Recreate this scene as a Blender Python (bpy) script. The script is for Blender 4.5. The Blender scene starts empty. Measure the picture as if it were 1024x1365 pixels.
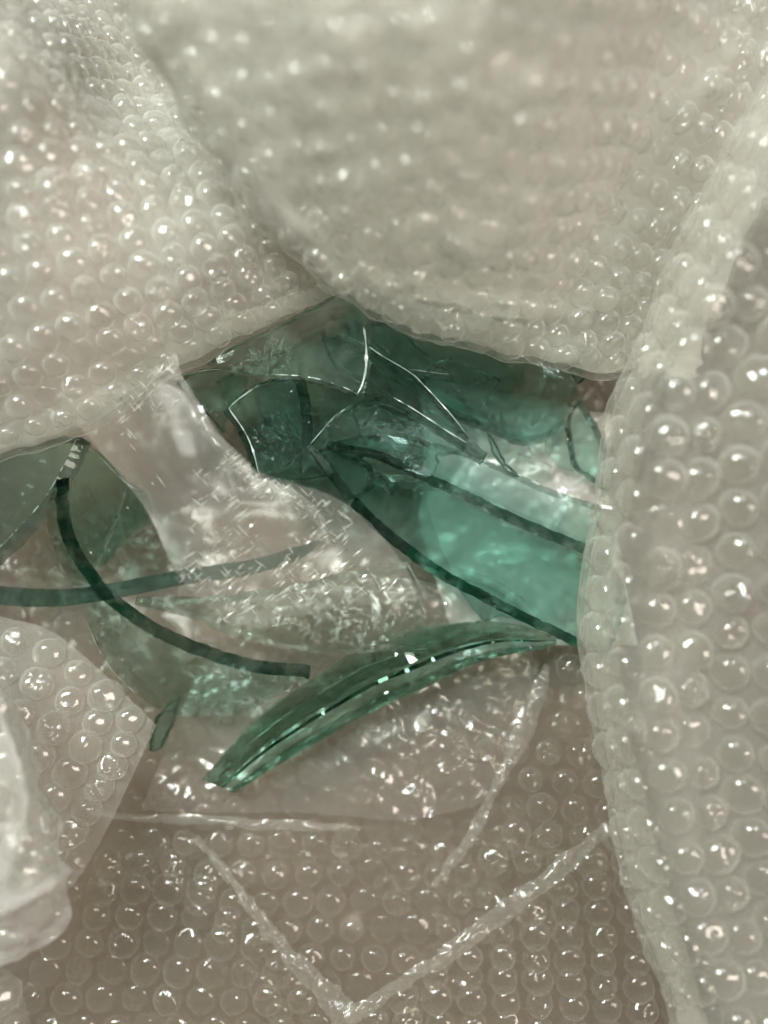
import bpy, bmesh, math, random
import numpy as np
from mathutils import Vector, Matrix, noise
from mathutils.geometry import delaunay_2d_cdt

random.seed(11)
rng = np.random.default_rng(11)
SC = bpy.context.scene
COL = SC.collection

# ------------------------------------------------------------------ camera
H = 0.24                     # camera height above the shard pile (metres)
F = 1034.0                   # focal length in photo pixels
cam_d = bpy.data.cameras.new('camera')
cam = bpy.data.objects.new('camera', cam_d)
COL.objects.link(cam)
cam.location = (0, 0, H)
cam.rotation_euler = (0, 0, 0)
cam_d.sensor_fit = 'HORIZONTAL'
cam_d.sensor_width = 24.0
cam_d.lens = 24.0 * F / 1024.0
cam_d.clip_start = 0.005
cam_d.clip_end = 20
cam_d.dof.use_dof = True
cam_d.dof.focus_distance = 0.232
cam_d.dof.aperture_fstop = 2.7
SC.camera = cam

# ------------------------------------------------------------------ world, lamps, exposure
w = bpy.data.worlds.new('World')
SC.world = w
w.use_nodes = True
bg = w.node_tree.nodes['Background']
bg.inputs[0].default_value = (1.0, 0.84, 0.73, 1)
bg.inputs[1].default_value = 0.05


def area(name, loc, aim, size, power, col, shape='DISK', sy=None):
    l = bpy.data.lights.new(name, 'AREA')
    l.shape = shape
    l.size = size
    if sy:
        l.size_y = sy
    l.energy = power
    l.color = col
    o = bpy.data.objects.new(name, l)
    COL.objects.link(o)
    o.location = loc
    o.rotation_euler = (Vector(aim) - Vector(loc)).to_track_quat('-Z', 'Y').to_euler()
    return o


area('ceiling_lamp', (-0.24, 0.32, 0.66), (0, 0, 0), 0.24, 8.2, (0.98, 1.0, 0.92))
area('added_side_light', (0.62, -0.10, 0.80), (0, 0, 0), 0.26, 5.4, (1.0, 0.88, 0.77), 'RECTANGLE', 0.42)  # warm side light added on the right, raised to brighten the glass pile
area('added_glint_lamp', (0.10, 0.75, 1.15), (0, 0, 0), 0.16, 5.0, (0.93, 0.98, 1.0))  # small lamp added to give the bubbles more glints

SC.view_settings.view_transform = 'Standard'
SC.view_settings.look = 'None'
SC.view_settings.gamma = 1.0
SC.view_settings.exposure = 0.0
SC.view_settings.use_curve_mapping = False
cy = SC.cycles
cy.max_bounces = 12
cy.diffuse_bounces = 2
cy.glossy_bounces = 10
cy.transmission_bounces = 12
cy.transparent_max_bounces = 20
cy.use_adaptive_sampling = True
cy.adaptive_threshold = 0.07
cy.adaptive_min_samples = 14
cy.use_light_tree = False
w.cycles.sampling_method = 'NONE'
cy.volume_bounces = 0
cy.blur_glossy = 0.6
cy.sample_clamp_indirect = 12.0
cy.use_denoising = True
try:
    cy.denoiser = 'OPENIMAGEDENOISE'
except Exception:
    pass


# ------------------------------------------------------------------ node helpers
def new_mat(name):
    m = bpy.data.materials.new(name)
    m.use_nodes = True
    nt = m.node_tree
    nt.nodes.clear()
    out = nt.nodes.new('ShaderNodeOutputMaterial')
    return m, nt, out


def mth(nt, op, a, b=None):
    n = nt.nodes.new('ShaderNodeMath')
    n.operation = op
    for i, v in enumerate((a, b)):
        if v is None:
            continue
        if isinstance(v, (int, float)):
            n.inputs[i].default_value = v
        else:
            nt.links.new(v, n.inputs[i])
    return n.outputs[0]


def film_mat(name, milk, spec=0.06, rough=0.12, col=(0.80, 0.80, 0.76), bump=0.0, bscale=330.0, edge=0.5, gloss_edge=0.5, ep=3.0, tl_f=0.28):
    """Thin polyethylene film: mostly clear, a little milky, shiny; more so where it is seen edge-on."""
    m, nt, out = new_mat(name)
    N, L = nt.nodes, nt.links
    lw = N.new('ShaderNodeLayerWeight')
    lw.inputs['Blend'].default_value = 0.5
    f = lw.outputs['Facing']
    f3 = mth(nt, 'POWER', f, ep)
    f4 = mth(nt, 'POWER', f, 4.0)
    mk = mth(nt, 'MINIMUM', mth(nt, 'ADD', mth(nt, 'MULTIPLY', f3, edge), milk), 0.95)
    fr = mth(nt, 'MINIMUM', mth(nt, 'ADD', mth(nt, 'MULTIPLY', f4, gloss_edge), spec), 0.95)
    tr = N.new('ShaderNodeBsdfTransparent')
    tr.inputs[0].default_value = (0.97, 0.97, 0.95, 1)
    df = N.new('ShaderNodeBsdfDiffuse')
    df.inputs[0].default_value = (*col, 1)
    tl = N.new('ShaderNodeBsdfTranslucent')
    tl.inputs[0].default_value = (*col, 1)
    gl = N.new('ShaderNodeBsdfGlossy')
    gl.inputs['Roughness'].default_value = rough
    gl.inputs['Color'].default_value = (1, 1, 1, 1)
    if bump > 0:
        tc = N.new('ShaderNodeTexCoord')
        nz = N.new('ShaderNodeTexNoise')
        nz.inputs['Scale'].default_value = bscale
        nz.inputs['Detail'].default_value = 2
        nz.inputs['Distortion'].default_value = 0.8
        L.new(tc.outputs['Object'], nz.inputs['Vector'])
        bp = N.new('ShaderNodeBump')
        bp.inputs['Strength'].default_value = bump
        bp.inputs['Distance'].default_value = 0.0012
        L.new(nz.outputs['Fac'], bp.inputs['Height'])
        L.new(bp.outputs[0], gl.inputs['Normal'])
    mx0 = N.new('ShaderNodeMixShader')
    mx0.inputs[0].default_value = tl_f
    L.new(df.outputs[0], mx0.inputs[1]); L.new(tl.outputs[0], mx0.inputs[2])
    mx1 = N.new('ShaderNodeMixShader')
    L.new(mk, mx1.inputs[0]); L.new(tr.outputs[0], mx1.inputs[1]); L.new(mx0.outputs[0], mx1.inputs[2])
    mx2 = N.new('ShaderNodeMixShader')
    L.new(fr, mx2.inputs[0]); L.new(mx1.outputs[0], mx2.inputs[1]); L.new(gl.outputs[0], mx2.inputs[2])
    L.new(mx2.outputs[0], out.inputs['Surface'])
    return m


def glass_mat(name, sigma, rough=0.0, bump=0.06, bscale=120.0, veil=0.0, clear=0.0, rim=(0.05, 0.28, 0.18)):
    m, nt, out = new_mat(name)
    N, L = nt.nodes, nt.links
    g = N.new('ShaderNodeBsdfGlass')
    g.inputs['IOR'].default_value = 1.5
    g.inputs['Roughness'].default_value = rough
    g.inputs['Color'].default_value = (1, 1, 1, 1)
    if clear:        # fractured edges tinted dark green in place of light lost inside the glass
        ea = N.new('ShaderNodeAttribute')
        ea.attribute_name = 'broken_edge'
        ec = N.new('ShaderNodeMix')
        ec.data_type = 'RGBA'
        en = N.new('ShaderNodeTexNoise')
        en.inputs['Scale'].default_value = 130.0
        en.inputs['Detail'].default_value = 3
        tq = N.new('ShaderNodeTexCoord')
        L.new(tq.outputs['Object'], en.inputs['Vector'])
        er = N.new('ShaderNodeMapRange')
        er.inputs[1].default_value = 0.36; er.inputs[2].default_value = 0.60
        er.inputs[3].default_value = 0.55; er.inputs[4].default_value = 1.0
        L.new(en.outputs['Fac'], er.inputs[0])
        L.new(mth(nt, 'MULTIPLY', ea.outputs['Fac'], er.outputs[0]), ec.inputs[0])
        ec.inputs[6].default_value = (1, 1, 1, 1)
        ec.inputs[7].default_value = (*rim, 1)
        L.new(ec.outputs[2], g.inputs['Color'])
    tc = N.new('ShaderNodeTexCoord')
    nz = N.new('ShaderNodeTexNoise')
    nz.inputs['Scale'].default_value = bscale
    nz.inputs['Detail'].default_value = 2
    L.new(tc.outputs['Object'], nz.inputs['Vector'])
    bp = N.new('ShaderNodeBump')
    bp.inputs['Strength'].default_value = bump
    bp.inputs['Distance'].default_value = 0.002
    L.new(nz.outputs['Fac'], bp.inputs['Height'])
    L.new(bp.outputs[0], g.inputs['Normal'])
    # a thin greenish veil: dust and scratches plus a painted haze of reflected light
    df = N.new('ShaderNodeBsdfDiffuse')
    df.inputs[0].default_value = (0.46, 0.62, 0.54, 1)
    n2 = N.new('ShaderNodeTexNoise')
    n2.inputs['Scale'].default_value = 60
    n2.inputs['Detail'].default_value = 6
    n2.inputs['Roughness'].default_value = 0.7
    L.new(tc.outputs['Object'], n2.inputs['Vector'])
    mr = N.new('ShaderNodeMapRange')
    mr.inputs[1].default_value = 0.42; mr.inputs[2].default_value = 0.85
    mr.inputs[3].default_value = 0.0; mr.inputs[4].default_value = veil
    L.new(n2.outputs['Fac'], mr.inputs[0])
    mx = N.new('ShaderNodeMixShader')
    L.new(mr.outputs[0], mx.inputs[0])
    L.new(g.outputs[0], mx.inputs[1]); L.new(df.outputs[0], mx.inputs[2])
    res = mx if veil else g
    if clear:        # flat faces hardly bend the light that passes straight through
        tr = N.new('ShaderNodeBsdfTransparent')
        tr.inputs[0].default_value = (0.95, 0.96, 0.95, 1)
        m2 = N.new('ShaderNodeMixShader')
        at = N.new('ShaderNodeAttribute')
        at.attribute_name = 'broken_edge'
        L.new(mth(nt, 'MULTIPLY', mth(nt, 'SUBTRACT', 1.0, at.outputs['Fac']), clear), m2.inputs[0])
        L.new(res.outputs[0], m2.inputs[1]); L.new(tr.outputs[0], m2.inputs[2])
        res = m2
    L.new(res.outputs[0], out.inputs['Surface'])
    d = max(sigma) * 1.08
    va = N.new('ShaderNodeVolumeAbsorption')
    va.inputs['Density'].default_value = d
    va.inputs['Color'].default_value = tuple(1 - s / d for s in sigma) + (1,)
    L.new(va.outputs[0], out.inputs['Volume'])
    return m


def card_mat():
    m, nt, out = new_mat('cardboard')
    N, L = nt.nodes, nt.links
    b = N.new('ShaderNodeBsdfPrincipled')
    b.inputs['Roughness'].default_value = 0.85
    tc = N.new('ShaderNodeTexCoord')
    mp = N.new('ShaderNodeMapping')
    mp.inputs['Scale'].default_value = (40, 420, 40)
    L.new(tc.outputs['Object'], mp.inputs[0])
    nz = N.new('ShaderNodeTexNoise')
    nz.inputs['Scale'].default_value = 1.0
    nz.inputs['Detail'].default_value = 5
    L.new(mp.outputs[0], nz.inputs['Vector'])
    cr = N.new('ShaderNodeValToRGB')
    cr.color_ramp.elements[0].color = (0.080, 0.056, 0.037, 1)
    cr.color_ramp.elements[1].color = (0.155, 0.110, 0.072, 1)
    L.new(nz.outputs['Fac'], cr.inputs[0])
    L.new(cr.outputs[0], b.inputs['Base Color'])
    bp = N.new('ShaderNodeBump')
    bp.inputs['Strength'].default_value = 0.2
    bp.inputs['Distance'].default_value = 0.0005
    L.new(nz.outputs['Fac'], bp.inputs['Height'])
    L.new(bp.outputs[0], b.inputs['Normal'])
    L.new(b.outputs[0], out.inputs['Surface'])
    return m


M = {
    'film_flap': film_mat('film_flap', 0.10, spec=0.0, rough=0.3, gloss_edge=0.12),
    'film_left': film_mat('film_left', 0.09, spec=0.0, rough=0.3, gloss_edge=0.12),
    'film_back': film_mat('film_back', 0.42, spec=0.0, rough=0.3, gloss_edge=0.12),
    'film_back_clear': film_mat('film_back_clear', 0.19, spec=0.0, rough=0.3, gloss_edge=0.12),
    'film_base': film_mat('film_base', 0.09, spec=0.012, rough=0.2),
    'film_thin': film_mat('film_thin', 0.02, spec=0.006, rough=0.15),
    'film_hem': film_mat('film_hem', 0.13, spec=0.03, rough=0.2),
    'film_crinkle': film_mat('film_crinkle', 0.09, spec=0.008, rough=0.25),
    'film_shiny': film_mat('film_shiny', 0.08, spec=0.06, rough=0.2),
    'film_white': film_mat('film_white', 0.38, spec=0.03, rough=0.25, col=(0.86, 0.86, 0.84)),
    'film_corner': film_mat('film_corner', 0.17, spec=0.0, rough=0.3, gloss_edge=0.15),
    'glow_film': film_mat('glow_film', 0.50, spec=0.06, rough=0.2, col=(0.88, 0.88, 0.85)),
    'film_crumple': film_mat('film_crumple', 0.34, spec=0.03, rough=0.2),
    'bubble': film_mat('bubble', 0.06, spec=0.06, rough=0.16, edge=0.80, gloss_edge=0.35, ep=2.0),
    'bubble_clear': film_mat('bubble_clear', 0.04, spec=0.055, rough=0.14, edge=0.75, gloss_edge=0.35, ep=2.2),
    'bubble_dim': film_mat('bubble_dim', 0.03, spec=0.04, rough=0.14, edge=0.32, gloss_edge=0.3, ep=2.2),
    'bubble_base': film_mat('bubble_base', 0.04, spec=0.016, rough=0.16, edge=0.40, gloss_edge=0.25, ep=2.2),
    'crease': film_mat('crease', 0.45, spec=0.30, rough=0.25),
    'frost_glint': film_mat('frost_glint', 0.50, spec=0.22, rough=0.3, col=(0.74, 0.88, 0.82)),
    'grit': film_mat('grit', 0.40, spec=0.30, rough=0.2),
    'card': card_mat(),
}
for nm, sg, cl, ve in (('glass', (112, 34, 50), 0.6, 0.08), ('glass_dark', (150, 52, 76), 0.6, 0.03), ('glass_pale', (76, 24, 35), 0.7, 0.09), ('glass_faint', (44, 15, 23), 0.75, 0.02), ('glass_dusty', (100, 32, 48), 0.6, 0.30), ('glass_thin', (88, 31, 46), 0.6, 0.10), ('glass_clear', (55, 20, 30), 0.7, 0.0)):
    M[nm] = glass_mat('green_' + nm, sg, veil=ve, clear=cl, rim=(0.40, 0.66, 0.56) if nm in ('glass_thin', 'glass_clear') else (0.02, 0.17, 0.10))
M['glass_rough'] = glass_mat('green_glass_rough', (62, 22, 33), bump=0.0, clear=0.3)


# ------------------------------------------------------------------ object helpers
def P(px, py, z):
    """A point at height z seen at a pixel of the 1024 x 1365 photograph."""
    d = (H - z) / F
    return Vector(((px - 512.0) * d, (682.5 - py) * d, z))


def proj(v):
    d = F / (H - v[2])
    return 512.0 + v[0] * d, 682.5 - v[1] * d


def link(name, me, mat=None, parent=None):
    o = bpy.data.objects.new(name, me)
    COL.objects.link(o)
    if mat is not None and me is not None:
        me.materials.clear()
        me.materials.append(mat)
    if parent is not None:
        o.parent = parent
    return o


def tag(o, label=None, cat=None, group=None, kind=None):
    if label: o['label'] = label
    if cat: o['category'] = cat
    if group: o['group'] = group
    if kind: o['kind'] = kind
    return o


def fbm(v, s, seed, octs=3):
    return noise.fractal(Vector((v[0] * s + seed * 7.13, v[1] * s - seed * 3.7, v[2] * s + seed)), 0.9, 2.0, octs)


def in_poly(x, y, poly):
    c = False
    n = len(poly)
    j = n - 1
    for i in range(n):
        xi, yi = poly[i][:2]; xj, yj = poly[j][:2]
        if (yi > y) != (yj > y) and x < (xj - xi) * (y - yi) / (yj - yi) + xi:
            c = not c
        j = i
    return c


# ------------------------------------------------------------------ box around it all
def plate(name, cx, cy_, cz, sx, sy, sz):
    bm = bmesh.new()
    bmesh.ops.create_cube(bm, size=1.0)
    for v in bm.verts:
        v.co = Vector((cx + v.co.x * sx, cy_ + v.co.y * sy, cz + v.co.z * sz))
    me = bpy.data.meshes.new(name)
    bm.to_mesh(me); bm.free()
    o = link(name, me, M['card'])
    o['kind'] = 'structure'
    return o


BX, BY, ZF = 0.155, 0.200, -0.050
plate('floor', 0, 0, ZF - 0.002, 2 * BX, 2 * BY, 0.004)
plate('wall_left', -BX - 0.0025, 0, ZF + 0.06, 0.004, 2 * BY, 0.128)
plate('wall_right', BX + 0.0025, 0, ZF + 0.06, 0.004, 2 * BY, 0.128)
plate('wall_back', 0, BY + 0.0025, ZF + 0.06, 2 * BX + 0.01, 0.004, 0.128)
plate('wall_front', 0, -BY - 0.0025, ZF + 0.06, 2 * BX + 0.01, 0.004, 0.128)


# ------------------------------------------------------------------ bubble wrap
def bubble_mesh(seed, dent):
    r = random.Random(seed)
    seg = 18
    prof = [(1.0, 0.0), (0.97, 0.22), (0.89, 0.48), (0.73, 0.74), (0.50, 0.91), (0.24, 0.985)]
    verts, faces = [], []
    ph, am = r.uniform(0, 6.28), r.uniform(0.01, 0.05)
    for k, (rr, hh) in enumerate(prof):
        for s in range(seg):
            a = 2 * math.pi * s / seg
            q = rr * (1 + am * math.sin(2 * a + ph) + 0.02 * math.sin(5 * a + ph * 2))
            h = hh
            if k > 0:
                h += dent * hh * fbm((math.cos(a) * rr, math.sin(a) * rr, seed), 1.5, seed)
            verts.append((q * math.cos(a), q * math.sin(a), h))
    verts.append((0, 0, 1.0 + dent * fbm((0, 0, seed), 1.5, seed)))
    for k in range(len(prof) - 1):
        for s in range(seg):
            t = (s + 1) % seg
            faces.append((k * seg + s, k * seg + t, (k + 1) * seg + t, (k + 1) * seg + s))
    top = len(verts) - 1
    k = len(prof) - 1
    for s in range(seg):
        faces.append((k * seg + s, k * seg + (s + 1) % seg, top))
    me = bpy.data.meshes.new('bubble')
    me.from_pydata(verts, [], faces)
    me.polygons.foreach_set('use_smooth', [True] * len(me.polygons))
    me.update()
    return me


BUB = {}
for key in ('bubble', 'bubble_clear', 'bubble_dim', 'bubble_base'):
    BUB[key] = []
    for i, dn in enumerate((0.05, 0.12, 0.2, 0.35, 0.5, 0.8, 1.1)):
        me = bubble_mesh(i + 3, dn)
        me.materials.append(M[key])
        BUB[key].append(me)


def catmull(p, n):
    """Resample control points p (k x d) to n points, uniform in parameter."""
    p = np.asarray(p, float)
    k = len(p)
    ext = np.vstack([2 * p[0] - p[1], p, 2 * p[-1] - p[-2]])
    t = np.linspace(0, k - 1, n)
    i = np.minimum(t.astype(int), k - 2)
    f = (t - i)[:, None]
    a, b, c, d = ext[i], ext[i + 1], ext[i + 2], ext[i + 3]
    return 0.5 * (2 * b + (c - a) * f + (2 * a - 5 * b + 4 * c - d) * f ** 2 + (3 * b - a - 3 * c + d) * f ** 3)


def ridge_h(px, py, ridges):
    h = 0.0
    for pts, amp, sig in ridges:
        best = 1e9
        for (x0, y0), (x1, y1) in zip(pts[:-1], pts[1:]):
            dx, dy = x1 - x0, y1 - y0
            t = max(0, min(1, ((px - x0) * dx + (py - y0) * dy) / (dx * dx + dy * dy)))
            d = math.hypot(px - x0 - t * dx, py - y0 - t * dy)
            best = min(best, d)
        h += amp * math.exp(-best / sig)
    return h


BRAD_K = 0.47


def grid_surface(rows, res, wr, wr_s, seed, ridges, crump, fine=0.0):
    """rows: lists of (px, py, z in cm). Returns a grid of points and normals."""
    R = [np.array([list(P(x, y, z * 0.01)) for x, y, z in r]) for r in rows]
    m = len(R[0])
    lu = max(np.linalg.norm(np.diff(r, axis=0), axis=1).sum() for r in R)
    RR = np.array(R)
    lv = max(np.linalg.norm(np.diff(RR[:, j], axis=0), axis=1).sum() for j in range(m))
    nu = max(8, int(lu / res)); nv = max(8, int(lv / res))
    A = np.array([catmull(r, nu) for r in R])
    G = np.array([catmull(A[:, j], nv) for j in range(nu)]).transpose(1, 0, 2)   # nv x nu x 3

    def normals(G):
        gu = np.gradient(G, axis=1); gv = np.gradient(G, axis=0)
        n = np.cross(gu, gv)
        n /= np.maximum(np.linalg.norm(n, axis=2, keepdims=True), 1e-12)
        if n[..., 2].mean() < 0:
            n = -n
        return n
    n = normals(G)
    D = np.zeros((nv, nu))
    for i in range(nv):
        for j in range(nu):
            p = G[i, j]
            d = wr * fbm(p, wr_s, seed, 3)
            if crump:
                d += crump * (abs(fbm(p, wr_s * 3.1, seed + 5, 2)) - 0.3)
            if fine:
                d += fine * abs(fbm(p, 110.0, seed + 8, 3)) * max(0.1, 0.5 + 1.6 * fbm(p, 26.0, seed + 3, 1))
            if ridges:
                px, py = proj(p)
                d += ridge_h(px, py, ridges)
            D[i, j] = d
    G = G + n * D[..., None]
    return G, normals(G)


def grid_mesh(name, G):
    nv, nu = G.shape[:2]
    idx = np.arange(nv * nu).reshape(nv, nu)
    f = np.stack([idx[:-1, :-1], idx[:-1, 1:], idx[1:, 1:], idx[1:, :-1]], -1).reshape(-1, 4)
    me = bpy.data.meshes.new(name)
    me.from_pydata(G.reshape(-1, 3).tolist(), [], f.tolist())
    me.polygons.foreach_set('use_smooth', [True] * len(me.polygons))
    me.update()
    return me


def bilerp(G, v, u):
    nv, nu = G.shape[:2]
    v = min(max(v, 0), nv - 1.001); u = min(max(u, 0), nu - 1.001)
    i, j = int(v), int(u)
    a, b = v - i, u - j
    return (G[i, j] * (1 - a) * (1 - b) + G[i + 1, j] * a * (1 - b) + G[i, j + 1] * (1 - a) * b + G[i + 1, j + 1] * a * b)


def wrap_sheet(label, rows, mat, bub='bubble', res=0.0021, wr=0.0025, wr_s=18.0, seed=1, ridges=(), crump=0.0,
               margin=0.7, fine=0.0, pitch=0.0106, flat=0.30, cover=(), clear=(), bh=0.62, bubbles=True, name='bubble_wrap_sheet', fold=0, back=False):
    G, NN = grid_surface(rows, res, wr, wr_s, seed, ridges, crump, fine)
    c = G.reshape(-1, 3)
    root = bpy.data.objects.new(name, None)
    COL.objects.link(root)
    root.empty_display_size = 0.01
    tag(root, label, 'bubble wrap' if bubbles else 'plastic film', 'sheets of bubble wrap lining the box' if bubbles else None)
    film = link('film', grid_mesh('film', G), mat, root)
    if not bubbles:
        return root, G, NN
    if back:
        link('backing_film', grid_mesh('backing_film', G - NN * 0.0022), M[back], root)
    PITCH = pitch
    nv, nu = G.shape[:2]
    mid = nu // 2
    cv = np.concatenate([[0], np.cumsum(np.linalg.norm(np.diff(G, axis=0), axis=2).mean(axis=1))])
    rr = random.Random(seed)
    items = []
    k = 0
    s = PITCH * margin
    if fold:
        s = float(np.interp((nv - 1) / (len(rows) - 1), np.arange(nv), cv)) + PITCH * fold
    while s < cv[-1] - PITCH * margin:
        v = float(np.interp(s, cv, np.arange(nv)))
        i = min(int(v), nv - 2); a = v - i
        row = G[i] * (1 - a) + G[i + 1] * a
        cu = np.concatenate([[0], np.cumsum(np.linalg.norm(np.diff(row, axis=0), axis=1))])
        s0 = cu[mid] + (0.5 * PITCH if k % 2 else 0) + 0.10 * PITCH * k + 0.25 * PITCH * math.sin(k * 0.45 + seed)
        j0 = -int((s0 - PITCH * margin) / PITCH)
        t = s0 + j0 * PITCH
        while t < cu[-1] - PITCH * margin:
            u = float(np.interp(t, cu, np.arange(nu)))
            p = Vector(bilerp(G, v, u)); n = Vector(bilerp(NN, v, u)).normalized()
            t += PITCH * rr.uniform(0.97, 1.03)
            px, py = proj(p)
            if px < -220 or px > 1244 or py < -220 or py > 1585 or p.z > H - 0.04:
                continue
            hid = any(in_poly(px, py, cpoly) for cpoly in cover)
            if hid and all(any(in_poly(px + dx, py + dy, cpoly) for cpoly in cover) for dx, dy in ((70, 0), (-70, 0), (0, 70), (0, -70))):
                continue
            rad = BRAD_K * PITCH * rr.uniform(0.82, 1.06)
            ht = rad * bh * rr.uniform(0.8, 1.1)
            vi = rr.choices(range(7), (4, 4, 4, 4, 4, 3, 2.5))[0]
            if rr.random() < flat:
                ht *= rr.uniform(0.25, 0.6); vi = rr.choice((4, 5, 6))
            q = n.to_track_quat('Z', 'Y').to_matrix().to_4x4()
            mx = Matrix.Translation(p + n * 0.00012) @ q @ Matrix.Rotation(rr.uniform(0, 6.28), 4, 'Z') @ Matrix.Diagonal((rad, rad, ht, 1))
            seen = (0 <= px <= 1024 and 0 <= py <= 1365)
            score = (2.0 if seen else 0.0) + (0.0 if hid else 1.0) + 0.02 / (H - p.z) * max(n.z, 0)
            items.append((score, seen and not hid, vi, mx))
        s += PITCH * 0.866
        k += 1
    items.sort(key=lambda a: -a[0])
    rest = []
    cnt = 0
    for sc_, ok, vi, mx in items:
        if ok and cnt < 300:
            o = bpy.data.objects.new('bubble', BUB[bub][vi])
            COL.objects.link(o)
            o.parent = root
            o.matrix_world = mx
            cnt += 1
        else:
            rest.append((vi, mx))
    if rest:
        vs, fs = [], []
        for vi, mx in rest:
            me = BUB[bub][vi]
            b = len(vs)
            vs.extend([tuple(mx @ v.co) for v in me.vertices])
            fs.extend([tuple(b + q for q in pl.vertices) for pl in me.polygons])
        me = bpy.data.meshes.new('bubble_field')
        me.from_pydata(vs, [], fs)
        me.polygons.foreach_set('use_smooth', [True] * len(me.polygons))
        me.update()
        o = link('bubble_field', me, M[bub], root)
        o['kind'] = 'stuff'
    print('SHEET', label, 'bubbles', cnt, 'rest', len(rest), 'film verts', nv * nu)
    return root, G, NN


def hem(parent, pts, width, mat, lift=0.0012, seed=0, crump=0.0006):
    """A folded-over edge of a sheet: a narrow double strip along a pixel path [(px,py,z cm)]."""
    n = 90
    C = catmull([list(P(x, y, z * 0.01)) for x, y, z in pts], n)
    wdt = catmull([[a] for a in width], n)[:, 0]
    T = np.gradient(C, axis=0)
    vs, fs = [], []
    m = 9
    for i in range(n):
        t = Vector(T[i]).normalized()
        s = t.cross(Vector((0, 0, 1))).normalized()
        for j in range(m):
            a = j / (m - 1)
            prof = math.sin(a * math.pi) * 0.0016 * (0.6 + 0.5 * math.sin(i * 0.21 + seed))
            p = Vector(C[i]) + s * (a - 0.5) * wdt[i] * (1 + 0.12 * math.sin(i * 0.35 + seed)) + Vector((0, 0, prof + lift))
            p.z += crump * fbm(p, 260, seed, 3)
            p += s * 0.0012 * fbm(p, 70, seed + 2, 2)
            vs.append(p)
    for i in range(n - 1):
        for j in range(m - 1):
            b = i * m + j
            fs.append((b, b + 1, b + m + 1, b + m))
    me = bpy.data.meshes.new('folded_edge')
    me.from_pydata([tuple(v) for v in vs], [], fs)
    me.polygons.foreach_set('use_smooth', [True] * len(me.polygons))
    me.update()
    return link('folded_edge', me, mat, parent)


# outlines of the flaps in the photograph, to know which bubbles lie hidden under them
OUT_A = [(90, -80), (255, 180), (430, 380), (520, 438), (620, 470), (720, 493), (825, 500), (900, 325), (1030, 80), (1030, -300), (90, -300)]
OUT_B = [(-100, 650), (0, 618), (110, 582), (250, 490), (478, 405), (430, 380), (255, 180), (100, -60), (-100, -60)]
OUT_C = [(1030, 80), (900, 325), (820, 500), (785, 700), (772, 830), (805, 1050), (900, 1400), (1300, 1400), (1300, 80)]
OUT_D = [(-60, 810), (10, 826), (70, 842), (207, 965), (150, 1085), (97, 1178), (97, 1215), (0, 1285), (-100, 1285)]
OUT_G = [(110, 1084), (480, 1101), (570, 1195), (715, 940), (730, 860), (900, 860), (1000, 1600), (-100, 1600), (0, 1285)]
OUT_GL = [(60, 1118), (272, 1126), (328, 1196), (405, 1284), (500, 1460), (-100, 1460)]
OUT_GR = [(800, 1100), (705, 1190), (600, 1268), (470, 1345), (380, 1460), (1020, 1460), (960, 1080)]
OUT_E = [(0, 925), (65, 1085), (97, 1215), (0, 1285), (-100, 1285), (-100, 925)]

# --- the base layers under the glass
base_rows = []
for i, py in enumerate((330, 420, 500, 600, 720, 950, 1150, 1350, 1600)):
    z = (-3.2, -3.3, -3.4, -3.4, -3.3, -2.6, -2.2, -2.0, -1.6)[i]
    row = []
    for px, top, dz in ((-120, 570, 0.8), (0, 550, 0.3), (120, 505, 0.1), (250, 410, 0.0), (512, 345, -0.1), (770, 400, 0.0), (860, 420, 0.1), (930, 430, 0.2)):
        row.append((px, top + (py - 330) * (1600 - top) / 1270.0, z + dz))
    base_rows.append(row)
wrap_sheet('wide bubble wrap layer under the shards, bright and crinkled below the thick bar', base_rows, M['film_base'],
           'bubble_base', res=0.0015, wr=0.004, seed=21, crump=0.0015, fine=0.0016, cover=(OUT_A, OUT_B, OUT_C, OUT_D, OUT_G), flat=0.75)

# --- overlapping layers at the bottom of the picture
r, G_, N_ = wrap_sheet('bubble wrap layer whose straight folded edge runs just below the thick bar shard',
    [[(120, 1084, -1.3), (300, 1092, -1.3), (470, 1100, -1.4), (600, 1108, -1.6), (760, 1090, -1.6)],
     [(110, 1180, -1.2), (300, 1180, -1.3), (470, 1180, -1.5), (620, 1180, -1.6), (780, 1170, -1.6)],
     [(100, 1290, -1.1), (300, 1290, -1.2), (470, 1290, -1.4), (640, 1290, -1.5), (820, 1280, -1.5)],
     [(60, 1420, -1.0), (300, 1420, -1.1), (470, 1420, -1.3), (640, 1420, -1.4), (850, 1420, -1.4)]],
    M['film_thin'], 'bubble_dim', seed=31, wr=0.0018, cover=(OUT_C, OUT_D, OUT_GL, OUT_GR), crump=0.0015)
hem(r, [(125, 1084, -1.25), (300, 1093, -1.25), (420, 1099, -1.3), (480, 1101, -1.4)], [0.002, 0.003, 0.003, 0.001], M['film_hem'], seed=1)

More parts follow.
